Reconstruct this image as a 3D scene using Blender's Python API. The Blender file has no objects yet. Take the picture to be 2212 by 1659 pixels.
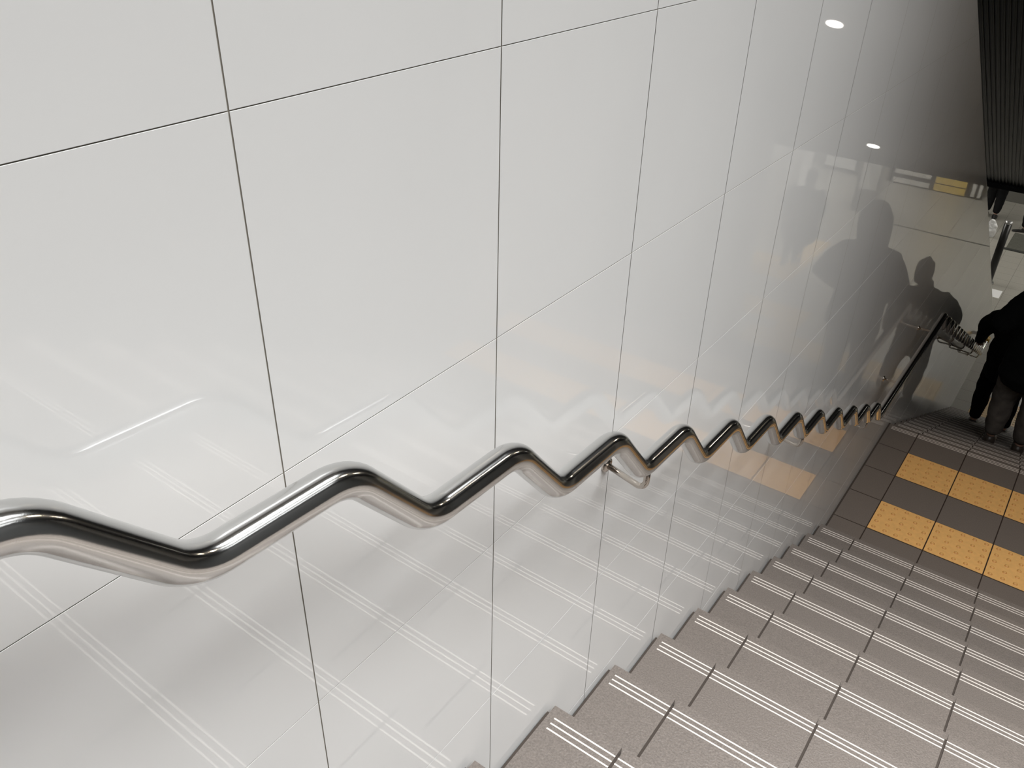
import bpy, bmesh, math, random
from mathutils import Vector, Matrix
random.seed(7)
SC = bpy.context.scene
COL = SC.collection

# ---------------------------------------------------------------- camera
cam_d = bpy.data.cameras.new('camera')
cam_d.sensor_width = 36.0
cam_d.lens = 36.0 * 1824.0 / 2212.0
cam_d.clip_start = 0.02
cam_d.clip_end = 100
cam = bpy.data.objects.new('camera', cam_d)
COL.objects.link(cam)
RX = Vector((0.807, 0.59007, 0.02379))        # camera right
RD = Vector((0.3308, -0.4183, -0.84593))      # camera down
RF = Vector((-0.48921, 0.69053, -0.53277))    # camera forward (recomputed to stay orthogonal)
RX = Vector((0.807, 0.59007, 0.02379)).normalized()
RF = RX.cross(RD).normalized()
RD = RF.cross(RX).normalized()
m = Matrix(((RX.x, -RD.x, -RF.x), (RX.y, -RD.y, -RF.y), (RX.z, -RD.z, -RF.z)))
CAM = Vector((0.65551, 0.0, 1.55829))
cam.matrix_world = Matrix.Translation(CAM) @ m.to_4x4()
SC.camera = cam

# ---------------------------------------------------------------- world, view
w = bpy.data.worlds.new('world'); SC.world = w
w.use_nodes = True
w.node_tree.nodes['Background'].inputs[0].default_value = (0.9, 0.95, 1.0, 1)
w.node_tree.nodes['Background'].inputs[1].default_value = 0.03
SC.view_settings.view_transform = 'Standard'
SC.view_settings.look = 'None'
SC.view_settings.gamma = 1.0
SC.view_settings.use_curve_mapping = False
SC.view_settings.exposure = 0.0
UPPER_LIGHT = 1.7       # emission of the ceiling panels over the upper steps
UPPER_BEAM = 49.0        # watts of the narrow area light added under each of those panels
HALL_LIGHT = 15.0        # emission of the ceiling panels in the lower hall
SPOT_LIGHT = 75.0       # emission of the round downlights in the ribbed ceiling

# ---------------------------------------------------------------- measures
T, Rr = 0.3076, 0.1528          # tread, riser
N0 = 0.8179                     # nosing of step with top z=0
LZ = -11 * Rr                   # landing level
L0 = N0 + 10 * T                # landing starts
L1 = 5.40                       # landing ends
HZ = LZ - 17 * Rr               # hall floor
HY = L1 + 16 * T                # last nosing
W = 3.03                        # stair width
GX, TW = 0.196, 0.31            # first column, tile width
UZ = 4 * Rr                     # upper floor level

# ---------------------------------------------------------------- materials
def nodes(name):
    mt = bpy.data.materials.new(name); mt.use_nodes = True
    return mt, mt.node_tree, mt.node_tree.nodes['Principled BSDF']

def simple(name, col, rough=0.5, metal=0.0, spec=0.5, noise=0.0, nscale=30.0, bump=0.0, bscale=200.0, coat=0.0):
    mt, nt, b = nodes(name)
    b.inputs['Base Color'].default_value = (*col, 1)
    b.inputs['Roughness'].default_value = rough
    b.inputs['Metallic'].default_value = metal
    b.inputs['Specular IOR Level'].default_value = spec
    b.inputs['Coat Weight'].default_value = coat
    tc = nt.nodes.new('ShaderNodeTexCoord')
    if noise:
        n = nt.nodes.new('ShaderNodeTexNoise'); n.inputs['Scale'].default_value = nscale
        n.inputs['Detail'].default_value = 6
        r = nt.nodes.new('ShaderNodeValToRGB')
        r.color_ramp.elements[0].position = 0.3; r.color_ramp.elements[1].position = 0.7
        r.color_ramp.elements[0].color = (*[c * (1 - noise) for c in col], 1)
        r.color_ramp.elements[1].color = (*[min(1, c * (1 + noise)) for c in col], 1)
        nt.links.new(tc.outputs['Object'], n.inputs['Vector'])
        nt.links.new(n.outputs['Fac'], r.inputs['Fac'])
        nt.links.new(r.outputs['Color'], b.inputs['Base Color'])
    if bump:
        n2 = nt.nodes.new('ShaderNodeTexNoise'); n2.inputs['Scale'].default_value = bscale
        n2.inputs['Detail'].default_value = 4
        bp = nt.nodes.new('ShaderNodeBump'); bp.inputs['Strength'].default_value = bump
        bp.inputs['Distance'].default_value = 0.002
        nt.links.new(tc.outputs['Object'], n2.inputs['Vector'])
        nt.links.new(n2.outputs['Fac'], bp.inputs['Height'])
        nt.links.new(bp.outputs['Normal'], b.inputs['Normal'])
    return mt

def emit(name, col, s):
    mt = bpy.data.materials.new(name); mt.use_nodes = True
    nt = mt.node_tree; nt.nodes.remove(nt.nodes['Principled BSDF'])
    e = nt.nodes.new('ShaderNodeEmission'); e.inputs[0].default_value = (*col, 1); e.inputs[1].default_value = s
    nt.links.new(e.outputs[0], nt.nodes['Material Output'].inputs[0])
    return mt

def tile_mat(name, col, joint, ox, oy, sx, sy, jw, rough=0.45, col2=None):
    """floor tiles: joint lines on an x/y grid in world metres, speckled stone between them"""
    mt, nt, b = nodes(name)
    L = nt.links
    tc = nt.nodes.new('ShaderNodeTexCoord')
    sp = nt.nodes.new('ShaderNodeSeparateXYZ'); L.new(tc.outputs['Object'], sp.inputs[0])
    def line(axis, o, s):
        a = nt.nodes.new('ShaderNodeMath'); a.operation = 'SUBTRACT'; a.inputs[1].default_value = o
        L.new(sp.outputs[axis], a.inputs[0])
        p = nt.nodes.new('ShaderNodeMath'); p.operation = 'PINGPONG'; p.inputs[1].default_value = s / 2
        L.new(a.outputs[0], p.inputs[0])
        c = nt.nodes.new('ShaderNodeMath'); c.operation = 'LESS_THAN'; c.inputs[1].default_value = jw / 2
        L.new(p.outputs[0], c.inputs[0]); return c
    cx, cy = line('X', ox, sx), line('Y', oy, sy)
    mx = nt.nodes.new('ShaderNodeMath'); mx.operation = 'MAXIMUM'
    L.new(cx.outputs[0], mx.inputs[0]); L.new(cy.outputs[0], mx.inputs[1])
    n = nt.nodes.new('ShaderNodeTexNoise'); n.inputs['Scale'].default_value = 260; n.inputs['Detail'].default_value = 5
    L.new(tc.outputs['Object'], n.inputs['Vector'])
    r = nt.nodes.new('ShaderNodeValToRGB'); r.color_ramp.elements[0].position = 0.3; r.color_ramp.elements[1].position = 0.72
    r.color_ramp.elements[0].color = (*[c * .78 for c in col], 1); r.color_ramp.elements[1].color = (*[c * 1.22 for c in col], 1)
    L.new(n.outputs['Fac'], r.inputs['Fac'])
    mixc = nt.nodes.new('ShaderNodeMix'); mixc.data_type = 'RGBA'
    L.new(mx.outputs[0], mixc.inputs[0]); L.new(r.outputs['Color'], mixc.inputs[6]); mixc.inputs[7].default_value = (*joint, 1)
    L.new(mixc.outputs[2], b.inputs['Base Color'])
    b.inputs['Roughness'].default_value = rough
    bp = nt.nodes.new('ShaderNodeBump'); bp.inputs['Strength'].default_value = .35; bp.inputs['Distance'].default_value = .0015
    n3 = nt.nodes.new('ShaderNodeTexNoise'); n3.inputs['Scale'].default_value = 110; n3.inputs['Detail'].default_value = 3
    L.new(tc.outputs['Object'], n3.inputs['Vector'])
    L.new(n3.outputs['Fac'], bp.inputs['Height']); L.new(bp.outputs['Normal'], b.inputs['Normal'])
    return mt

M = {}
M['panel'] = simple('glazed white wall panel', (.80, .797, .782), .30, spec=.2, noise=.012, nscale=3, coat=.9)
M['panel'].node_tree.nodes['Principled BSDF'].inputs['Coat Roughness'].default_value = .018
M['panel'].node_tree.nodes['Principled BSDF'].inputs['Coat IOR'].default_value = 1.62
M['joint'] = simple('grey panel joint', (.34, .31, .26), .8)
M['grey_mid'] = simple('pale grey wall finish', (.50, .50, .48), .5)
M['wall_grey'] = simple('dark grey wall finish', (.07, .072, .072), .5)
M['slabedge'] = simple('wall slab', (.55, .55, .52), .5)
M['steel'] = simple('brushed stainless steel', (.70, .70, .69), .14, metal=1, bump=.02, bscale=900)
_b = M['steel'].node_tree.nodes['Principled BSDF']
_b.inputs['Anisotropic'].default_value = .5
_t = M['steel'].node_tree.nodes.new('ShaderNodeTangent'); _t.direction_type = 'UV_MAP'; _t.uv_map = 'tube'
M['steel'].node_tree.links.new(_t.outputs[0], _b.inputs['Tangent'])
M['steel2'] = simple('polished bracket steel', (.55, .50, .45), .14, metal=1)
M['tread'] = simple('speckled brown grey step stone', (.165, .141, .123), .40, noise=.22, nscale=240, bump=.85, bscale=170)
M['riser'] = simple('riser stone', (.15, .13, .115), .5, noise=.2, nscale=240)
M['stripe'] = simple('pale slip stop line', (.74, .68, .62), .4)
M['groove'] = simple('dark joint groove', (.05, .038, .03), .8)
M['landing'] = tile_mat('landing floor tile', (.15, .125, .107), (.03, .02, .015), GX, 4.214, TW, .2996, .006)
M['hall'] = tile_mat('hall floor tile', (.36, .345, .305), (.17, .155, .13), .203, 10.56, .30, .295, .006, rough=.38)
M['yellow'] = simple('yellow tactile tile', (.76, .43, .15), .4, noise=.06, nscale=40)
M['yellow2'] = simple('yellow tactile tile of the hall', (.78, .55, .24), .42, noise=.06, nscale=40)
M['dot'] = simple('ochre dot side', (.56, .27, .075), .45)  # darker ochre for the dot sides, flat tops keep the tile yellow
M['rib'] = simple('black metal rib', (.006, .0065, .0065), .28, metal=.0, spec=.22)
M['white'] = simple('white paint', (.72, .71, .68), .5)
M['ceil'] = simple('ceiling paint', (.6, .6, .58), .7)
M['dark'] = simple('dark wall finish', (.05, .05, .048), .5)
M['greywall'] = simple('grey hall wall', (.17, .165, .15), .5)
M['lamp_cool'] = emit('cool lamp diffuser', (.97, .99, 1.0), UPPER_LIGHT)
M['lamp_hall'] = emit('hall lamp diffuser', (1.0, .97, .90), HALL_LIGHT)
M['lamp_spot'] = emit('downlight lens', (1.0, .86, .68), SPOT_LIGHT)
M['lamp_spot_dim'] = emit('dim downlight lens', (1.0, .93, .84), SPOT_LIGHT * .09)
M['alu'] = simple('aluminium trim', (.6, .6, .6), .35, metal=1)
M['coat_black'] = simple('black coat cloth', (.006, .007, .008), .85, spec=.2, bump=.3, bscale=60)
M['coat_dark'] = simple('dark grey coat cloth', (.016, .017, .018), .85, spec=.2, bump=.3, bscale=60)
M['coat_navy'] = simple('dark blue coat cloth', (.02, .022, .028), .85, spec=.2)
M['trouser_grey'] = simple('grey brown trouser cloth', (.14, .12, .105), .9, spec=.2, noise=.25, nscale=14)
M['trouser_black'] = simple('black trouser cloth', (.010, .010, .011), .9, spec=.2)
M['skin'] = simple('skin', (.55, .33, .24), .5)
M['hair'] = simple('dark hair', (.014, .011, .009), .5)
M['shoe_brown'] = simple('brown shoe leather', (.055, .042, .034), .4)
M['shoe_black'] = simple('black shoe leather', (.012, .012, .012), .35)
M['shoe_white'] = simple('white sneaker', (.8, .8, .8), .4)
M['sole'] = simple('pale sole', (.55, .52, .48), .6)
M['yellow_panel'] = simple('yellow panel', (.80, .58, .14), .35)
M['black'] = simple('black plastic', (.02, .02, .02), .4)
M['mat'] = simple('dark green grey mat', (.085, .085, .07), .8, noise=.2, nscale=30)
M['matedge'] = simple('mat edge rubber', (.03, .032, .028), .6)
M['paper'] = simple('white sticker', (.9, .9, .9), .5)
M['sleeve'] = simple('yellow plastic sleeve', (.92, .55, .08), .4)
M['poster'] = simple('pale poster print', (.75, .76, .74), .35, noise=.35, nscale=6)

# ---------------------------------------------------------------- helpers
def link_mesh(name, bm, mats, parent=None, smooth=False, autosmooth=None):
    me = bpy.data.meshes.new(name)
    bmesh.ops.recalc_face_normals(bm, faces=bm.faces)
    bm.to_mesh(me); bm.free()
    if not isinstance(mats, (list, tuple)): mats = [mats]
    for k in mats: me.materials.append(k)
    if smooth:
        for p in me.polygons: p.use_smooth = True
    o = bpy.data.objects.new(name, me); COL.objects.link(o)
    if parent is not None: o.parent = parent
    return o

def empty(name, loc=(0, 0, 0)):
    o = bpy.data.objects.new(name, None); COL.objects.link(o); o.location = loc
    o.empty_display_size = .1
    return o

def tag(o, label, cat, group=None, kind=None):
    o['label'] = label; o['category'] = cat
    if group: o['group'] = group
    if kind: o['kind'] = kind
    return o

def struct(o, label=None):
    o['kind'] = 'structure'
    if label: o['label'] = label
    return o

def box(bm, x0, x1, y0, y1, z0, z1, mi=0, bev=0.0):
    vs = [bm.verts.new((x, y, z)) for x in (x0, x1) for y in (y0, y1) for z in (z0, z1)]
    idx = [(0, 1, 3, 2), (4, 6, 7, 5), (0, 4, 5, 1), (2, 3, 7, 6), (0, 2, 6, 4), (1, 5, 7, 3)]
    fs = []
    for i in idx:
        f = bm.faces.new([vs[k] for k in i]); f.material_index = mi; fs.append(f)
    if bev:
        es = list({e for f in fs for e in f.edges})
        r = bmesh.ops.bevel(bm, geom=es, offset=bev, segments=2, affect='EDGES', profile=.5)
        for f in r['faces']: f.material_index = mi
    return fs

def boxo(name, dims, mat, parent=None, bev=0.0):
    bm = bmesh.new(); box(bm, *dims, bev=bev)
    return link_mesh(name, bm, mat, parent)

def sweep(bm, pts, rad, seg=24, mi=0, cap=True, uv=False):
    """tube along pts (list of Vector) with parallel transported frame; rad number or list"""
    n = len(pts)
    rads = rad if isinstance(rad, (list, tuple)) else [rad] * n
    tans = []
    for i in range(n):
        a = pts[max(0, i - 1)]; b = pts[min(n - 1, i + 1)]
        tans.append((b - a).normalized())
    t = tans[0]
    up = Vector((1, 0, 0)) if abs(t.x) < .9 else Vector((0, 0, 1))
    u = (up - t * up.dot(t)).normalized()
    uvl = bm.loops.layers.uv.new('tube') if uv else None
    rings = []
    for i in range(n):
        t = tans[i]
        u = (u - t * u.dot(t)).normalized(); v = t.cross(u)
        rings.append([bm.verts.new(pts[i] + (u * math.cos(2 * math.pi * k / seg) + v * math.sin(2 * math.pi * k / seg)) * rads[i]) for k in range(seg)])
    for i in range(n - 1):
        for k in range(seg):
            f = bm.faces.new((rings[i][k], rings[i][(k + 1) % seg], rings[i + 1][(k + 1) % seg], rings[i + 1][k]))
            f.smooth = True; f.material_index = mi
            if uv:
                for lp, q in zip(f.loops, ((i, k), (i, k + 1), (i + 1, k + 1), (i + 1, k))): lp[uvl].uv = (q[0] * .1, q[1] / seg)
    if cap:
        for r in (rings[0], rings[-1]):
            f = bm.faces.new(r); f.material_index = mi

def fillet(verts, rad, n=8):
    """round the corners of a polyline"""
    out = [verts[0]]
    for i in range(1, len(verts) - 1):
        p, a, b = verts[i], verts[i - 1], verts[i + 1]
        d1 = (a - p); d2 = (b - p)
        l1, l2 = d1.length, d2.length
        d1.normalize(); d2.normalize()
        ang = d1.angle(d2)
        if ang > math.pi - .01: out.append(p); continue
        t = min(rad / math.tan(ang / 2), l1 * .49, l2 * .49)
        r = t * math.tan(ang / 2)
        c = p + (d1 + d2).normalized() * (r / math.sin(ang / 2))
        s = p + d1 * t - c; e = p + d2 * t - c
        tot = s.angle(e); ax = s.cross(e).normalized()
        for k in range(n + 1):
            out.append(c + (Matrix.Rotation(tot * k / n, 3, ax) @ s))
    out.append(verts[-1])
    return out

# ================================================================= SETTING
# ---- left wall: glazed panels with real joints, sloping top edge over the stairwell
ES, EY, EZ = 0.577, 4.06, 1.104          # wall edge: z = EZ - ES*(y-EY)
TOPZ = 3.05
def edge_z(y): return EZ - ES * (y - EY)
def stair_z(y):
    if y < N0 - 4 * T: return UZ
    if y < L0: return -(y - N0) / T * Rr
    if y < L1: return LZ
    if y < HY: return LZ - (y - L1) / T * Rr
    return HZ
def clip(poly, a, b, c):
    """keep a*y+b*z<=c"""
    out = []
    for i in range(len(poly)):
        p, q = poly[i], poly[(i + 1) % len(poly)]
        fp = a * p[0] + b * p[1] - c; fq = a * q[0] + b * q[1] - c
        if fp <= 0: out.append(p)
        if (fp < 0 < fq) or (fq < 0 < fp):
            t = fp / (fp - fq); out.append((p[0] + t * (q[0] - p[0]), p[1] + t * (q[1] - p[1])))
    return out
bm = bmesh.new()
GV, GH, CH = .0010, .0005, .0004
for i in range(-11, 33):
    ya, yb = .4746 + .408 * i + GV, .4746 + .408 * (i + 1) - GV
    for j in range(-6, 15):
        zb, za = 1.356 - .4101 * j - GH, 1.356 - .4101 * (j + 1) + GH
        if zb < min(stair_z(ya), stair_z(yb)) - .25: continue
        za = max(za, HZ - .02)
        if zb - za < .02: continue
        d = random.uniform(-.00010, 0)
        def part(poly, xf):
            poly = clip(clip(poly, 0, 1, TOPZ), ES, 1, EZ + ES * EY - .004)
            if len(poly) < 3: return
            ar = sum(poly[k][0] * poly[(k + 1) % len(poly)][1] - poly[(k + 1) % len(poly)][0] * poly[k][1] for k in range(len(poly))) / 2
            if ar < 1e-6: return
            bm.faces.new([bm.verts.new((xf(p[1]) + d, p[0], p[1])) for p in poly])
        part([(ya, za + CH), (yb, za + CH), (yb, zb - CH), (ya, zb - CH)], lambda z: 0.0)
        part([(ya, za), (yb, za), (yb, za + CH), (ya, za + CH)], lambda z: -(za + CH - z) * .9)
        part([(ya, zb - CH), (yb, zb - CH), (yb, zb), (ya, zb)], lambda z: -(z - zb + CH) * .9)
bm.normal_update()
for f in bm.faces:
    if f.normal.x < 0: f.normal_flip()
me = bpy.data.meshes.new('wall_left'); bm.to_mesh(me); bm.free()
me.materials.append(M['panel'])
wall_left = bpy.data.objects.new('wall_left', me); COL.objects.link(wall_left); struct(wall_left)
# slab behind
bm = bmesh.new()
prof = [(-4.0, HZ - .1), (EY + (EZ - (HZ - .1)) / ES, HZ - .1), (EY + (EZ - TOPZ) / ES, TOPZ), (-4.0, TOPZ)]
a = [bm.verts.new((-.0014, y, z)) for y, z in prof]; b = [bm.verts.new((-.15, y, z)) for y, z in prof]
bm.faces.new(a); f2 = bm.faces.new(b)
for k in range(4):
    f = bm.faces.new((a[k], a[(k + 1) % 4], b[(k + 1) % 4], b[k])); f.material_index = 1
link_mesh('panel_backing', bm, [M['joint'], M['slabedge']], wall_left)
bm = bmesh.new()
y0, y1 = EY + (EZ - TOPZ) / ES, EY + (EZ - HZ) / ES
sweep(bm, [Vector((-.003, y0, TOPZ - .002)), Vector((-.003, y1, HZ + .0))], .0035, seg=8)
link_mesh('edge_trim', bm, M['alu'], wall_left)

# ---- opposite wall
bm = bmesh.new(); box(bm, W + .002, W + .15, 4.6, 11.0, HZ - .05, TOPZ)
struct(link_mesh('wall_right', bm, M['grey_mid']))
bm = bmesh.new(); box(bm, W + .002, W + .15, -4.0, 4.6, HZ - .05, TOPZ)
struct(link_mesh('wall_right', bm, M['wall_grey']))
# dark wall of the neighbouring shaft, upper end wall, hall walls
struct(boxo('wall_shaft', (-3.1, -3.0, -4.0, 10.9, HZ, 5.4), M['dark']))
struct(boxo('wall_back', (-3.0, W + .15, -4.1, -4.0, UZ - .2, TOPZ), M['white']))
struct(boxo('wall_hall_far', (-5.0, 7.0, 19.60, 19.75, HZ, -1.3), M['greywall']))
struct(boxo('wall_hall_left', (-5.1, -5.0, 10.9, 19.7, HZ, -1.3), M['greywall']))
struct(boxo('wall_hall_right', (7.0, 7.1, 10.9, 19.7, HZ, -1.3), M['white']))
struct(boxo('wall_hall_near', (W + .15, 7.0, 10.86, 10.99, HZ, -1.3), M['white']))
struct(boxo('wall_hall_near', (-5.0, -3.0, 10.78, 10.90, HZ, -1.3), M['greywall']))
# ---- floors
struct(boxo('floor', (.0, W, -4.0, N0 - 4 * T, UZ - .15, UZ), M['landing']))
struct(boxo('floor', (.0, W, L0, L1, LZ - .15, LZ), M['landing']))
bm = bmesh.new(); box(bm, -5.0, 7.0, HY, 19.7, HZ - .2, HZ)
struct(link_mesh('floor', bm, M['hall']))
# nosing lines on the landing and its groove at the wall
struct(boxo('trim_1', (.0, .010, L0, L1 - .003, LZ, LZ + .0012), M['groove']))
struct(boxo('trim_2', (.05, W, 16.68, 16.72, HZ, HZ + .003), M['matedge']))

# ---- ceilings
struct(boxo('ceiling', (-.15, W + .15, -4.0, 2.98, TOPZ, TOPZ + .12), M['ceil']))
struct(boxo('ceiling', (-5.0, 7.0, 11.0, 19.7, -1.38, -1.26), M['ceil']))
# ribbed sloping ceiling over the steps
SY, SZ, SS = 11.0, -1.545, .57           # lower end and slope
def soff(y): return SZ + SS * (SY - y)
pitch = .036
ystart = 2.75
bm = bmesh.new()
x = -2.98
prof = []
while x < W - .001:
    for dx, dz in ((0, .012), (.006, .012), (.0085, .003), (.013, 0), (.023, 0), (.0275, .003), (.030, .012)):
        prof.append((x + dx, dz))
    x += pitch
prof = [(px, dz) for px, dz in prof if px < W]
va = [bm.verts.new((px, SY, SZ + dz)) for px, dz in prof]
vb = [bm.verts.new((px, ystart, soff(ystart) + dz)) for px, dz in prof]
for k in range(len(prof) - 1):
    bm.faces.new((va[k], vb[k], vb[k + 1], va[k + 1]))
top = [bm.verts.new(v) for v in ((-2.98, SY, SZ + .14), (-2.98, ystart, soff(ystart) + .14), (prof[-1][0], ystart, soff(ystart) + .14), (prof[-1][0], SY, SZ + .14))]
bm.faces.new(top)
ribs = link_mesh('ceiling', bm, M['rib']); struct(ribs)
bm = bmesh.new(); box(bm, -3.0, W, SY - .01, SY + .06, SZ - .05, SZ + .30)
struct(link_mesh('trim_3', bm, M['black']))

# ================================================================= STAIRS
NL = [.031, .047, .063]
def make_step(parent, yn, z, depth, first=False, name='step'):
    """one stone step: yn = nosing y, top z, joints, wall groove and three pale slip stop lines"""
    bm = bmesh.new()
    y0 = yn - depth
    # tread tiles, separated by joints
    cols = [(.010, GX - .0035)]
    k = 0
    while GX + k * TW < W - .05:
        cols.append((GX + k * TW + .0035, min(GX + (k + 1) * TW - .0035, W - .003))); k += 1
    for xa, xb in cols:
        box(bm, xa, xb, y0 + .001, yn, z - .03, z, 0)
        # riser tile under the nosing
        box(bm, xa, xb, yn - .022, yn - .006, z - Rr + .0, z - .03, 1)
    box(bm, .003, W - .003, y0 - .0, yn - .022, z - Rr, z - .0035, 2)
    st = link_mesh(name, bm, [M['tread'], M['riser'], M['groove']], parent)
    bm = bmesh.new()
    for d in NL:
        for xa, xb in cols:
            xs = xa + .018 if xa < .1 else xa
            box(bm, xs, xb, yn - d - .0020, yn - d + .0020, z - .001, z + .0010)
    link_mesh('slip_stop_lines', bm, M['stripe'], st)
    return st
up = empty('upper_stairs', (0, 0, 0))
tag(up, 'brown grey stone steps in the foreground, leading down to the landing with yellow tactile tiles', 'stairs')
for k in range(-3, 11):
    make_step(up, N0 + k * T, -k * Rr, T)
lo = empty('lower_stairs', (0, 0, 0))
tag(lo, 'dim lower steps beyond the landing, leading down to the grey hall floor', 'stairs')
for k in range(1, 17):
    make_step(lo, L1 + k * T, LZ - k * Rr, T)
# top edge of the lower flight: its slip stop lines lie on the landing
bm = bmesh.new()
for d in NL:
    k = 0
    for xa, xb in [(.028, GX - .0035)] + [(GX + k * TW + .0035, min(GX + (k + 1) * TW - .0035, W - .004)) for k in range(10)]:
        if xa < W: box(bm, xa, xb, L1 - d - .0020, L1 - d + .0020, LZ - .001, LZ + .001)
link_mesh('slip_stop_lines', bm, M['stripe'], lo)

# ================================================================= TACTILE TILES
def tactile_mesh(name, sx, sy, mat):
    bm = bmesh.new()
    box(bm, .003, sx - .003, .003, sy - .003, 0, .0035, 0, bev=.001)
    for a in range(5):
        for b_ in range(5):
            cx, cy = sx * (a + .5) / 5, sy * (b_ + .5) / 5
            rings = []
            for rr, zz in ((.0125, .0033), (.0105, .0065), (.0065, .0080)):
                rings.append([bm.verts.new((cx + rr * math.cos(q * math.pi / 5), cy + rr * math.sin(q * math.pi / 5), zz)) for q in range(10)])
            for r0, r1 in zip(rings, rings[1:]):
                for q in range(10):
                    f = bm.faces.new((r0[q], r0[(q + 1) % 10], r1[(q + 1) % 10], r1[q])); f.material_index = 1; f.smooth = True
            f = bm.faces.new(rings[-1]); f.material_index = 0
    o = link_mesh(name, bm, [mat, M['dot']])
    return o
ORD = ['first', 'second', 'third', 'fourth', 'fifth', 'sixth', 'seventh', 'eighth', 'ninth', 'tenth']
proto = tactile_mesh('tactile_tile', TW, .2996, M['yellow'])
first = True
for r, (y, rown) in enumerate(((4.214, 'nearer the upper steps'), (4.813, 'nearer the lower steps'))):
    for k in range(9):
        o = proto if first else proto.copy()
        if not first: COL.objects.link(o)
        first = False
        o.location = (GX + k * TW, y, LZ)
        tag(o, 'yellow tactile tile on the landing, %s from the wall, row %s' % (ORD[k], rown), 'tactile tile', 'tactile tiles on the landing')
hall_proto = tactile_mesh('tactile_tile', .30, .295, M['yellow2'])
spots = []
for k in range(9):
    for r in range(2):
        spots.append((.203 + .30 * k, 10.56 + .295 * r, 'yellow tactile tile at the stair foot in the hall, %s from the wall, %s' % (ORD[k], ('near row', 'far row')[r])))
for r in range(1):
    spots.append((2.303, 11.15 + .295 * r, 'yellow tactile tile linking the two tactile bands on the hall floor'))
for r in range(2):
    for k in range(5):
        spots.append((2.303 + .30 * k, 11.445 + .295 * r, 'yellow tactile tile of the second band across the hall, %s along, %s row' % (ORD[k], ('near', 'far')[r])))
for r in range(3):
    for k in range(3):
        spots.append((3.003 + .30 * k, 12.92 + .295 * r, 'yellow tactile tile by the person with the umbrella, %s column, %s row' % (ORD[k], ORD[r])))
for r in range(4):
    spots.append((3.003, 13.805 + .295 * r, 'yellow tactile tile of the single line beyond the umbrella, %s along' % ORD[r]))
for i, (x, y, lab) in enumerate(spots):
    o = hall_proto if i == 0 else hall_proto.copy()
    if i: COL.objects.link(o)
    o.location = (x, y, HZ)
    tag(o, lab, 'tactile tile', 'tactile tiles on the hall floor')

# ================================================================= HANDRAIL
RXP, RR = .11, .0205
def P(y, z, x=RXP): return Vector((x, y, z))
vs = [P(-1.6, .999 + 4 * Rr)]
AY, AZ = .1195, .143
for k in range(-4, 12):
    c = P(.472 + T * k, .999 - Rr * k)
    vs += [c, c + Vector((0, AY, -AZ))]
D0 = (5.455, -.838)
lastT = vs[-1]
for k in range(0, 17):
    c = P(D0[0] + T * k, D0[1] - Rr * k)
    if k == 0: c.z = D0[1]
    vs += [c, c + Vector((0, AY, -AZ))]
endz = vs[-1].z
vs += [P(11.06, endz), P(11.06, endz, .0)]
path = fillet(vs, .080, 8)
rail = empty('wavy_handrail', (0, 0, 0))
tag(rail, 'wavy brushed stainless steel handrail running down the white panel wall', 'handrail')
bm = bmesh.new(); sweep(bm, path, RR, seg=32, uv=True)
link_mesh('rail_tube', bm, M['steel'], rail)
bm = bmesh.new(); sweep(bm, [P(10.88, endz), P(11.02, endz)], RR + .003, seg=24)
sl = link_mesh('sleeve', bm, M['sleeve'], rail); sl['label'] = 'yellow sleeve near the lower end of the rail'
def bracket(y, zr, dy=0.0):
    """flange on the wall, arm that comes out and curves up under the rail"""
    zl = zr - .078
    bm = bmesh.new()
    pts = fillet([Vector((.0, y + dy, zl)), Vector((RXP, y, zl + .004)), Vector((RXP, y, zr - RR * .7))], .026, 8)
    sweep(bm, pts, .0066, seg=16)
    sweep(bm, [Vector((0, y + dy, zl)), Vector((.004, y + dy, zl)), Vector((.0075, y + dy, zl)), Vector((.010, y + dy, zl))], [.017, .017, .015, .008], seg=28)
    link_mesh('bracket', bm, M['steel2'], rail)
for k in (-2, 2, 6, 10):
    bracket(.472 + T * k + AY + .038, .999 - Rr * k - AZ, .03)
bracket(4.56, -.838); bracket(5.33, -.838)
for k in (3, 7, 11, 15):
    bracket(D0[0] + T * k + AY + .038, D0[1] - Rr * k - AZ, .03)

# ================================================================= LAMPS
def panel_lamp(name, x0, x1, y0, y1, z, mat, label, group):
    r = empty(name, ((x0 + x1) / 2, (y0 + y1) / 2, z))
    tag(r, label, 'ceiling light', group)
    cx, cy = (x0 + x1) / 2, (y0 + y1) / 2
    bm = bmesh.new()
    t = .03
    box(bm, x0 - cx, x1 - cx, y0 - cy, y0 - cy + t, -.05, 0); box(bm, x0 - cx, x1 - cx, y1 - cy - t, y1 - cy, -.05, 0)
    box(bm, x0 - cx, x0 - cx + t, y0 - cy + t, y1 - cy - t, -.05, 0); box(bm, x1 - cx - t, x1 - cx, y0 - cy + t, y1 - cy - t, -.05, 0)
    link_mesh('frame', bm, M['white'], r)
    boxo('diffuser', (x0 - cx + t, x1 - cx - t, y0 - cy + t, y1 - cy - t, -.04, -.01), mat, r)
    return r
for xc, nm in ((.95, 'nearest the panel wall'), (1.75, 'in the middle'), (2.55, 'farthest from the panel wall')):
    pl = panel_lamp('ceiling_light', xc - .27, xc + .27, -1.7, 2.85, TOPZ, M['lamp_cool'], 'long white ceiling light above the upper steps, ' + nm, 'ceiling lights over the upper steps')
    ld = bpy.data.lights.new('added_panel_beam', 'AREA'); ld.shape = 'RECTANGLE'; ld.size = .48; ld.size_y = 4.45  # narrow-spread area light added below the diffuser to even out the wall
    ld.energy = UPPER_BEAM; ld.color = (.98, .99, 1.0); ld.spread = math.radians(98)
    lo_ = bpy.data.objects.new('added_panel_beam', ld); COL.objects.link(lo_)
    lo_.parent = pl; lo_.location = (0, 0, -.045)
n = 0
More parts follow.
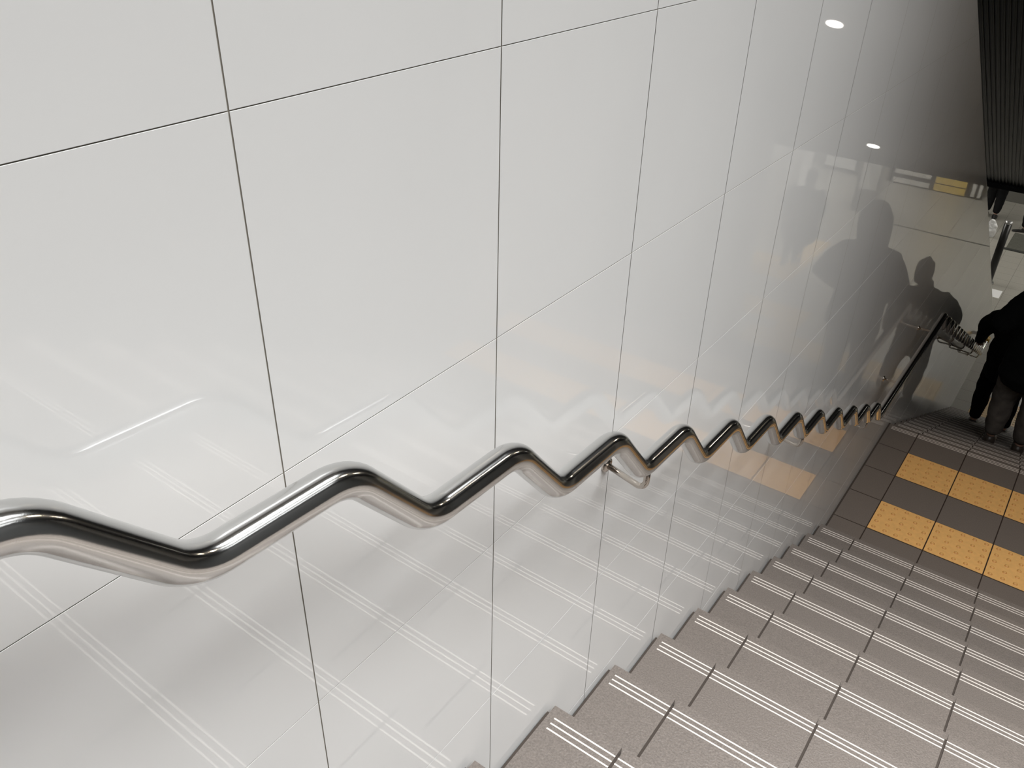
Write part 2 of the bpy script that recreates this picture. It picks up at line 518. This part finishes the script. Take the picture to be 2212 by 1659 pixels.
for y, nm in ((15.0, 'nearer the stairs'), (17.8, 'nearer the far wall')):
    for x, nx in ((-2.2, 'left part of the hall'), (1.2, 'centre of the hall'), (4.6, 'right part of the hall')):
        panel_lamp('hall_light', x - .3, x + .3, y - .6, y + .6, -1.38, M['lamp_hall'], 'white panel light in the hall ceiling, %s, %s' % (nx, nm), 'hall ceiling lights')
def downlight(x, y, power, label):
    z = soff(y)
    r = empty('downlight', (x, y, z)); tag(r, label, 'downlight', 'downlights in the ribbed ceiling')
    tilt = Matrix.Rotation(-math.atan(SS), 4, 'X')
    r.rotation_euler = (-math.atan(SS), 0, 0)
    bm = bmesh.new()
    sweep(bm, [Vector((0, 0, .008)), Vector((0, 0, -.010))], .082, seg=32)
    link_mesh('ring', bm, M['alu'], r)
    bm = bmesh.new()
    sweep(bm, [Vector((0, 0, -.006)), Vector((0, 0, -.014))], .070, seg=32)
    link_mesh('lens', bm, M['lamp_spot' if y < 6 else 'lamp_spot_dim'], r)
    if power:
        ld = bpy.data.lights.new('downlight_beam', 'SPOT'); ld.energy = power; ld.color = (1.0, .83, .64)
        ld.spot_size = math.radians(56); ld.spot_blend = .45; ld.shadow_soft_size = .06
        lo_ = bpy.data.objects.new('downlight_beam', ld); COL.objects.link(lo_)
        lo_.parent = r; lo_.location = (0, 0, -.02); lo_.rotation_euler = (math.atan(SS), 0, 0)
downlight(1.55, 3.40, 0, 'unseen downlight added high in the ribbed ceiling for highlights on the rail')  # out of view, added so the rail waves catch a bright streak
downlight(1.55, 4.75, 80, 'round downlight in the ribbed ceiling, second from the top')
downlight(1.55, 7.50, 0, 'round downlight in the ribbed ceiling, third from the top')
downlight(1.68, 10.45, 0, 'round downlight in the ribbed ceiling, lowest of the four')

# ================================================================= HALL OBJECTS
def cabinet(name, label, x0, x1, y0, y1, z1, mat, panels, cat='cabinet', frame=M['black']):
    r = empty(name, ((x0 + x1) / 2, (y0 + y1) / 2, HZ)); tag(r, label, cat)
    cx, cy = (x0 + x1) / 2, (y0 + y1) / 2
    boxo('body', (x0 - cx, x1 - cx, y0 - cy + .03, y1 - cy, 0, z1), frame, r, bev=.006)
    for xa, xb, za, zb, mm in panels:
        boxo('panel', (xa - cx, xb - cx, y0 - cy, y0 - cy + .031, za, zb), mm, r, bev=.004)
    return r
Y = M['yellow_panel']
cabinet('yellow_cabinet', 'yellow fronted cabinet standing at the far end of the hall', 1.62, 2.27, 19.25, 19.58, 1.7, None,
        [(1.64, 2.25, .02, .16, Y), (1.64, 2.25, .18, .85, Y), (1.64, 2.25, .87, 1.66, Y)])
WP = M['white']
cabinet('white_cabinet', 'white fronted cabinet left of the yellow cabinet in the hall mirror image', 2.33, 3.10, 19.25, 19.58, 1.6, None,
        [(2.35, 3.08, .03, .13, WP), (2.35, 2.50, .22, .8, WP), (2.52, 3.08, .22, .8, WP), (2.35, 3.08, .85, 1.55, WP)])
cabinet('slim_cabinet', 'slim cabinet with two white strips beside the yellow cabinet', 1.30, 1.60, 19.25, 19.58, 1.7, None,
        [(1.34, 1.40, .04, 1.6, WP), (1.46, 1.53, .04, 1.6, WP)])
cabinet('grey_cabinet', 'low grey cabinet against the far hall wall', 3.2, 4.6, 19.2, 19.58, 1.5, None,
        [(3.25, 3.85, .1, 1.4, M['greywall']), (3.9, 4.55, .1, 1.4, M['poster'])])
p = empty('white_pillar', (4.05, 15.2, HZ)); tag(p, 'broad white pillar in the hall beside the person with the umbrella', 'pillar')
boxo('shaft', (-.24, .42, -.2, .4, 0, 2.9), M['paper'], p, bev=.01)
p = empty('poster_pillar', (3.06, 17.2, HZ)); tag(p, 'grey pillar with a pale poster standing farther back in the hall', 'pillar')
boxo('shaft', (-.22, .22, -.2, .25, 0, 2.9), M['greywall'], p, bev=.01)
boxo('poster', (-.17, .17, -.215, -.20, .45, 1.75), M['poster'], p)
# bollard
r = empty('bollard', (-.385, 15.0, HZ)); tag(r, 'dark round bollard with a shiny cap just beyond the end of the wall', 'bollard')
bm = bmesh.new(); sweep(bm, [Vector((0, 0, 0)), Vector((0, 0, 1.03))], .057, seg=28); link_mesh('post', bm, M['shoe_black'], r)
bm = bmesh.new(); sweep(bm, [Vector((0, 0, 1.03)), Vector((0, 0, 1.05)), Vector((0, 0, 1.065)), Vector((0, 0, 1.07))], [.060, .060, .052, .02], seg=28); link_mesh('cap', bm, M['alu'], r)
bm = bmesh.new(); sweep(bm, [Vector((0, 0, 0)), Vector((0, 0, .02))], .09, seg=28); link_mesh('base_plate', bm, M['alu'], r)
# mat, sticker
r = empty('floor_mat', (0, 0, HZ)); tag(r, 'dark green grey floor mat beyond the bollard', 'mat')
boxo('mat_surface', (-.42, -.005, 16.83, 17.75, 0, .008), M['mat'], r)
boxo('mat_border', (-.46, -.005, 16.74, 16.83, 0, .010), M['matedge'], r)
tag(boxo('floor_patch', (-.30, -.12, 14.45, 14.78, HZ, HZ + .002), M['paper']), 'small white sticker on the hall floor by the end of the wall', 'patch')  # flat white rectangle lying on the floor

# ================================================================= PEOPLE
def loft(bm, chain, side=(1, 0, 0), seg=14):
    """closed loft through (point, half width along side, half depth) stations, rounded ends"""
    side = Vector(side)
    pts = [Vector(c[0]) for c in chain]
    st = []
    d0 = (pts[1] - pts[0]).normalized(); r0 = min(chain[0][1], chain[0][2])
    for q, s in ((-.95, .31), (-.6, .8)):
        st.append((pts[0] + d0 * r0 * q * .8, chain[0][1] * s, chain[0][2] * s, d0))
    for i, c in enumerate(chain):
        a = pts[max(0, i - 1)]; b = pts[min(len(pts) - 1, i + 1)]
        st.append((pts[i], c[1], c[2], (b - a).normalized()))
    d1 = (pts[-1] - pts[-2]).normalized(); r1 = min(chain[-1][1], chain[-1][2])
    for q, s in ((.6, .8), (.95, .31)):
        st.append((pts[-1] + d1 * r1 * q * .8, chain[-1][1] * s, chain[-1][2] * s, d1))
    rings = []
    for p_, a, b, t in st:
        u = side - t * side.dot(t)
        if u.length < .05: u = Vector((0, 1, 0)) - t * t.y
        u.normalize(); v = t.cross(u)
        rings.append([bm.verts.new(p_ + u * a * math.cos(2 * math.pi * k / seg) + v * b * math.sin(2 * math.pi * k / seg)) for k in range(seg)])
    for i in range(len(rings) - 1):
        for k in range(seg):
            bm.faces.new((rings[i][k], rings[i][(k + 1) % seg], rings[i + 1][(k + 1) % seg], rings[i + 1][k]))
    bm.faces.new(rings[0]); bm.faces.new(rings[-1])

def fused(name, bm, mat, parent, vox, fold=0.0, smooth=6):
    o = link_mesh(name, bm, mat, parent, smooth=True)
    rm = o.modifiers.new('fuse', 'REMESH'); rm.mode = 'VOXEL'; rm.voxel_size = vox; rm.use_smooth_shade = True
    sm = o.modifiers.new('smooth', 'SMOOTH'); sm.factor = .5; sm.iterations = smooth
    if fold:
        tx = bpy.data.textures.new(name + '_folds', 'CLOUDS'); tx.noise_scale = .09
        dm = o.modifiers.new('folds', 'DISPLACE'); dm.texture = tx; dm.strength = fold; dm.mid_level = .5
        dm.texture_coords = 'LOCAL'
    return o

def person(label, J, look, hands, scale=1.0, group=None, face_dir=Vector((0, 1, 0))):
    """J: world joints. look: cloth materials. All people are seen from behind, walking towards +y unless face_dir says so."""
    base = Vector((J['pelvis'][0], J['pelvis'][1], min(J['ankle_l'][2], J['ankle_r'][2]) - .08))
    root = empty('person', base); tag(root, label, 'person', group)
    j = {k: Vector(v) - base for k, v in J.items()}
    F = face_dir.normalized(); S = Vector((F.y, -F.x, 0))       # forward and the person's right side
    U = Vector((0, 0, 1))
    # ---------- body
    bm = bmesh.new()
    hd = j['head']; nk = j['neck']; ch = j['chest']; pv = j['pelvis']
    loft(bm, [(pv - U * .04, .15, .11), (pv + U * .08, .145, .10), ((pv + ch) / 2 + U * .02, .135, .095), (ch, .17, .11), (ch + (nk - ch) * .75, .13, .085), (nk, .055, .055)], S)
    loft(bm, [(nk - U * .03, .053, .055), (nk + U * .04 + F * .01, .05, .053), (hd - U * .05, .055, .06)], S)
    # skull, jaw, nose, ears, brow
    loft(bm, [(hd + U * .105 - F * .01, .045, .055), (hd + U * .075, .067, .085), (hd + U * .02, .076, .094), (hd - U * .03 + F * .005, .070, .085), (hd - U * .075 + F * .028, .052, .055), (hd - U * .105 + F * .045, .028, .03)], S)
    loft(bm, [(hd + F * .090 + U * .012, .009, .008), (hd + F * .108 - U * .022, .014, .010)], S)
    loft(bm, [(hd + F * .083 + U * .030 - S * .05, .008, .008), (hd + F * .094 + U * .032, .010, .010), (hd + F * .083 + U * .030 + S * .05, .008, .008)], U)
    loft(bm, [(hd + F * .078 - U * .062 - S * .022, .006, .008), (hd + F * .088 - U * .060, .008, .009), (hd + F * .078 - U * .062 + S * .022, .006, .008)], U)
    for s in (-1, 1):
        loft(bm, [(hd + S * s * .078 + U * .022, .008, .016), (hd + S * s * .080 - U * .020, .007, .010)], S)
    for sd in ('l', 'r'):
        sh, el, wr = j['shoulder_' + sd], j['elbow_' + sd], j['wrist_' + sd]
        loft(bm, [(ch + (nk - ch) * .45, .07, .07), (sh, .058, .058), (sh + (el - sh) * .4, .048, .050), (el, .038, .040), (el + (wr - el) * .35, .038, .040), (wr, .025, .022)], S)
        hp, kn, an = j['hip_' + sd], j['knee_' + sd], j['ankle_' + sd]
        loft(bm, [(pv + (hp - pv) * .8 + U * .03, .09, .10), (hp - U * .05, .088, .095), (hp + (kn - hp) * .55, .072, .078), (kn, .053, .058), (kn + (an - kn) * .35, .052, .060), (an + U * .02, .034, .040)], S)
        loft(bm, [(an - F * .035 - U * .035, .030, .03), (an + F * .06 - U * .045, .036, .025), (an + F * .15 - U * .06, .038, .016)], S)
        # hand
        hx = hands[sd]                      # dict: dir (palm direction), side (thumb side), curl
        d = Vector(hx['dir']).normalized(); ts = Vector(hx['thumb']); ts = (ts - d * ts.dot(d)).normalized(); nrm = d.cross(ts).normalized()
        if Vector(hx.get('palm', nrm)).dot(nrm) < 0: nrm = -nrm
        pc = wr + d * .05
        loft(bm, [(wr, .024, .020), (wr + d * .03, .036, .014), (wr + d * .085, .040, .013)], ts)
        curl = hx['curl']
        for q, (off, ln) in enumerate(((.030, .072), (.010, .080), (-.010, .075), (-.030, .060))):
            p0 = wr + d * .080 + ts * off
            a1 = curl * .45; a2 = curl * 1.1; a3 = curl * 1.6
            p1 = p0 + (d * math.cos(a1) + nrm * math.sin(a1)) * ln * .42
            p2 = p1 + (d * math.cos(a2) + nrm * math.sin(a2)) * ln * .32
            p3 = p2 + (d * math.cos(a3) + nrm * math.sin(a3)) * ln * .24
            loft(bm, [(p0 - d * .01, .0088, .0088), (p1, .0082, .0082), (p2, .0076, .0076), (p3, .0068, .0068)], ts, seg=8)
        t0 = wr + d * .028 + ts * .028
        t1 = t0 + (ts * .6 + d * .7 + nrm * .25).normalized() * .036
        t2 = t1 + (ts * .15 + d * .9 + nrm * .45).normalized() * .030
        loft(bm, [(t0, .012, .012), (t1, .010, .010), (t2, .0085, .0085)], nrm, seg=8)
    fused('body', bm, M['skin'], root, .0058, smooth=2)
    # eyes (small dark ellipsoids under the brow)
    # ---------- trousers
    bm = bmesh.new()
    for sd in ('l', 'r'):
        hp, kn, an = j['hip_' + sd], j['knee_' + sd], j['ankle_' + sd]
        e = look.get('leg_ease', .022)
        loft(bm, [(pv + (hp - pv) * .7 + U * .06, .105, .12), (hp - U * .05, .10 + e * .4, .105 + e * .4), (hp + (kn - hp) * .55, .078 + e, .084 + e), (kn, .060 + e, .066 + e), (kn + (an - kn) * .45, .052 + e, .058 + e), (an + U * .075, .040 + e * .8, .048 + e * .8)], S, seg=18)
    loft(bm, [(pv - U * .02, .155, .12), (pv + U * .12, .155, .115)], S, seg=18)
    fused('trousers', bm, look['trousers'], root, .011, fold=.020)
    # ---------- shoes
    for sd in ('l', 'r'):
        an = j['ankle_' + sd]
        bm = bmesh.new()
        loft(bm, [(an - U * .01 - F * .005, .046, .056), (an - U * .045 - F * .01, .046, .06)], S)
        loft(bm, [(an - F * .055 - U * .050, .038, .030), (an + F * .03 - U * .048, .044, .034), (an + F * .12 - U * .058, .050, .026), (an + F * .185 - U * .064, .040, .018)], S)
        sh_ = fused('shoe', bm, look['shoe'], root, .006, smooth=3)
        bm = bmesh.new()
        ring = []
        for k in range(20):
            a_ = 2 * math.pi * k / 20
            ring.append((math.cos(a_) * (.046 + .006 * math.sin(a_)), math.sin(a_) * .142 + .062))
        lo_ = [bm.verts.new(an + S * a_ + F * b_ - U * .080) for a_, b_ in ring]
        hi_ = [bm.verts.new(an + S * a_ + F * b_ - U * .066) for a_, b_ in ring]
        bm.faces.new(lo_); bm.faces.new(hi_)
        for k in range(20): bm.faces.new((lo_[k], lo_[(k + 1) % 20], hi_[(k + 1) % 20], hi_[k]))
        so = link_mesh('sole', bm, look['sole'], sh_)
    # ---------- coat
    bm = bmesh.new()
    hem = j['hem']; e = look.get('coat_ease', .03)
    hemw, hemd = look.get('hem', (.20, .15))
    loft(bm, [(hem, hemw, hemd), (hem + (pv - hem) * .5, hemw * .98, hemd * .98), (pv + U * .08, .165 + e, .125 + e), ((pv + ch) / 2 + U * .02, .16 + e, .12 + e), (ch, .185 + e, .125 + e), (ch + (nk - ch) * .7, .15 + e * .5, .105 + e * .6), (nk - U * .01, .075, .075)], S, seg=24)
    for sd in ('l', 'r'):
        sh, el, wr = j['shoulder_' + sd], j['elbow_' + sd], j['wrist_' + sd]
        loft(bm, [(ch + (nk - ch) * .5, .10, .10), (sh - U * .01, .074 + e * .5, .077 + e * .5), (sh + (el - sh) * .5, .066 + e * .8, .068 + e * .8), (el, .056 + e * .8, .060 + e * .8), (el + (wr - el) * .5, .048 + e * .4, .05 + e * .4), (wr - (wr - el).normalized() * .015, .038 + e * .3, .038 + e * .3)], S, seg=16)
    loft(bm, [(nk - U * .03, .08, .08), (nk + U * .045, .068, .070)], S, seg=16)
    fused('coat', bm, look['coat'], root, .012, fold=.022)
    # ---------- hair or hood
    bm = bmesh.new()
    if look.get('hood'):
        loft(bm, [(nk - U * .05 - F * .03, .125, .11), (nk + U * .03 - F * .02, .125, .115), (hd - U * .03 - F * .015, .132, .130), (hd + U * .05 - F * .01, .128, .130), (hd + U * .105 - F * .02, .095, .10)], S, seg=20)
        fused('hood', bm, look['coat'], root, .010, fold=.012)
    else:
        loft(bm, [(hd - U * .12 - F * .045, .070, .035), (hd - U * .05 - F * .03, .088, .080), (hd + U * .04 - F * .016, .090, .096), (hd + U * .095 - F * .008, .072, .085), (hd + U * .122 - F * .01, .040, .05)], S, seg=20)
        fused('hair', bm, M['hair'], root, .008, fold=.008, smooth=3)
    return root

R1 = lambda b, dx=0, dy=0, dz=0: (b[0] + dx, b[1] + dy, b[2] + dz)
# hooded person on the lower flight, nearest the landing
zt5 = LZ - 5 * Rr
H = dict(pelvis=(.68, 6.80, zt5 + .88), chest=(.69, 6.79, zt5 + 1.26), neck=(.69, 6.80, zt5 + 1.46), head=(.71, 6.84, zt5 + 1.60),
         shoulder_l=(.51, 6.79, zt5 + 1.34), shoulder_r=(.87, 6.79, zt5 + 1.34),
         elbow_l=(.39, 6.76, zt5 + 1.10), elbow_r=(1.00, 6.75, zt5 + 1.14),
         wrist_l=(.50, 6.95, zt5 + .97), wrist_r=(.90, 6.95, zt5 + .96),
         hip_l=(.59, 6.80, zt5 + .86), hip_r=(.77, 6.80, zt5 + .86),
         knee_l=(.565, 6.87, zt5 + .47), knee_r=(.775, 6.85, zt5 + .47),
         ankle_l=(.575, 6.86, zt5 + .08), ankle_r=(.785, 6.85, zt5 + .08), hem=(.68, 6.79, zt5 + .71))
person('person in black hooded coat and grey brown trousers on the lower steps', H,
       dict(trousers=M['trouser_grey'], shoe=M['shoe_brown'], sole=M['sole'], coat=M['coat_black'], hood=True, leg_ease=.030, hem=(.225, .17), coat_ease=.045),
       dict(l=dict(dir=(.5, .6, -.5), thumb=(0, .3, 1), curl=.5), r=dict(dir=(-.5, .6, -.5), thumb=(0, .3, 1), curl=.5)))
# person ahead, hand on the rail
zt = LZ - 12 * Rr; zt13 = LZ - 13 * Rr
A = dict(pelvis=(.45, 8.95, zt + .84), chest=(.47, 8.95, zt + 1.20), neck=(.50, 8.97, zt + 1.38), head=(.55, 9.00, zt + 1.535),
         shoulder_l=(.30, 8.96, zt + 1.30), shoulder_r=(.64, 8.94, zt + 1.27),
         elbow_l=(.165, 8.98, zt + 1.15), elbow_r=(.715, 8.93, zt + 1.02),
         wrist_l=(.135, 9.12, zt + .905), wrist_r=(.755, 9.00, zt + .78),
         hip_l=(.37, 8.96, zt + .82), hip_r=(.53, 8.96, zt + .82),
         knee_l=(.335, 9.03, zt + .45), knee_r=(.60, 9.02, zt + .45),
         ankle_l=(.345, 8.93, zt + .08), ankle_r=(.63, 8.92, zt + .08), hem=(.45, 8.95, zt + .70))
person('person in dark jacket and black trousers with one hand on the handrail', A,
       dict(trousers=M['trouser_black'], shoe=M['shoe_black'], sole=M['shoe_black'], coat=M['coat_dark'], leg_ease=.022, hem=(.19, .15), coat_ease=.045),
       dict(l=dict(dir=(-.05, .8, -.45), thumb=(1, 0, .3), curl=.9, palm=(0, -.3, -1)), r=dict(dir=(0, .2, -1), thumb=(0, 1, 0), curl=.4)))
# person with umbrella in the hall
C = dict(pelvis=(3.18, 13.50, HZ + .86), chest=(3.18, 13.50, HZ + 1.22), neck=(3.17, 13.51, HZ + 1.41), head=(3.17, 13.54, HZ + 1.57),
         shoulder_l=(2.99, 13.5, HZ + 1.34), shoulder_r=(3.37, 13.5, HZ + 1.34), elbow_l=(2.91, 13.46, HZ + 1.06), elbow_r=(3.45, 13.46, HZ + 1.06),
         wrist_l=(3.02, 13.45, HZ + .80), wrist_r=(3.44, 13.55, HZ + .80),
         hip_l=(3.09, 13.5, HZ + .84), hip_r=(3.27, 13.5, HZ + .84), knee_l=(3.17, 13.60, HZ + .46), knee_r=(3.31, 13.52, HZ + .46),
         ankle_l=(3.22, 13.70, HZ + .089), ankle_r=(3.34, 13.52, HZ + .089), hem=(3.17, 13.49, HZ + .60))
person('person in a long dark coat on yellow tiles in the hall holding an umbrella', C,
       dict(trousers=M['trouser_black'], shoe=M['shoe_black'], sole=M['sole'], coat=M['coat_navy'], hem=(.31, .22), coat_ease=.07),
       dict(l=dict(dir=(.1, 0, -1), thumb=(0, 1, 0), curl=.8), r=dict(dir=(0, .2, -1), thumb=(0, 1, 0), curl=.4)))
# unseen person added behind the camera to darken the near rail and steps
G = dict(pelvis=(.80, -.62, .611 + .90), chest=(.80, -.60, .611 + 1.28), neck=(.80, -.58, .611 + 1.48), head=(.80, -.54, .611 + 1.64),
         shoulder_l=(.61, -.60, .611 + 1.40), shoulder_r=(.99, -.60, .611 + 1.40), elbow_l=(.56, -.50, .611 + 1.12), elbow_r=(1.04, -.50, .611 + 1.12),
         wrist_l=(.62, -.28, .611 + 1.10), wrist_r=(.92, -.28, .611 + 1.10), hip_l=(.71, -.62, .611 + .88), hip_r=(.89, -.62, .611 + .88),
         knee_l=(.71, -.60, .611 + .48), knee_r=(.89, -.60, .611 + .48), ankle_l=(.71, -.55, .611 + .08), ankle_r=(.89, -.58, .611 + .08), hem=(.80, -.62, .611 + .62))
person('unseen dark coated person added behind the camera to shade the near rail and steps', G,
       dict(trousers=M['trouser_black'], shoe=M['shoe_black'], sole=M['sole'], coat=M['coat_navy'], hem=(.20, .15), coat_ease=.03),
       dict(l=dict(dir=(.3, .9, .2), thumb=(0, 0, 1), curl=.5), r=dict(dir=(-.3, .9, .2), thumb=(0, 0, 1), curl=.5)))
# rolled umbrella held by that person
u = empty('umbrella', (3.05, 13.43, HZ)); tag(u, 'closed dark umbrella held point down by the person in the long coat', 'umbrella')
bm = bmesh.new(); sweep(bm, [Vector((0, 0, .01)), Vector((0, 0, .05)), Vector((0, 0, .08)), Vector((0, 0, .5)), Vector((0, 0, .58))], [.003, .006, .014, .026, .010], seg=12); link_mesh('canopy', bm, M['coat_navy'], u)
bm = bmesh.new(); sweep(bm, fillet([Vector((0, 0, .56)), Vector((0, 0, .80)), Vector((.05, 0, .80)), Vector((.05, 0, .74))], .022, 6), .008, seg=10); link_mesh('handle', bm, M['shoe_brown'], u)
# two people beyond the end of the wall
def walker(label, x, y, shoe, sole, coat, step, F):
    F = Vector(F).normalized(); S = Vector((F.y, -F.x, 0))
    def q(s_, f_, z_):
        v = Vector((x, y, HZ + z_)) + S * s_ + F * f_
        return (v.x, v.y, v.z)
    Q = dict(pelvis=q(0, 0, .92), chest=q(0, 0, 1.30), neck=q(0, 0, 1.50), head=q(0, .03, 1.66),
             shoulder_l=q(-.19, 0, 1.42), shoulder_r=q(.19, 0, 1.42), elbow_l=q(-.25, -.02, 1.16), elbow_r=q(.25, -.02, 1.16),
             wrist_l=q(-.15, .16, 1.12), wrist_r=q(.15, .16, 1.12),
             hip_l=q(-.09, 0, .90), hip_r=q(.09, 0, .90), knee_l=q(-.09, .05 + step * .3, .49), knee_r=q(.09, .05 - step * .3, .49),
             ankle_l=q(-.09, step * .5, .08), ankle_r=q(.09, -step * .5, .08), hem=q(0, 0, 1.02))
    lat = S * .8 + F * .3
    return person(label, Q, dict(trousers=M['trouser_black'], shoe=shoe, sole=sole, coat=coat, leg_ease=.03),
                  dict(l=dict(dir=tuple(lat), thumb=(0, 0, 1), curl=.4), r=dict(dir=tuple(F * .3 - S * .8), thumb=(0, 0, 1), curl=.4)), face_dir=F)
walker('person in black trousers and black shoes just past the end of the wall', -.98, 18.35, M['shoe_black'], M['shoe_black'], M['coat_dark'], .10, (0, 1, 0))
walker('person in black trousers and pale soled shoes standing behind the dark mat', -.20, 17.95, M['shoe_black'], M['sole'], M['coat_black'], .22, (-1, -.15, 0))
# white crumpled bag on the floor
bm = bmesh.new()
loft(bm, [((0, 0, .02), .10, .07), ((0, 0, .12), .11, .075), ((.01, 0, .22), .085, .05), ((.015, 0, .30), .045, .02)], (1, 0, 0), seg=18)  # plain white crumpled shape
b_ = fused('white_item', bm, M['shoe_white'], None, .008, fold=.05, smooth=2)
b_.location = (-.80, 17.25, HZ)
tag(b_, 'small crumpled white bag on the hall floor at the end of the wall', 'item')
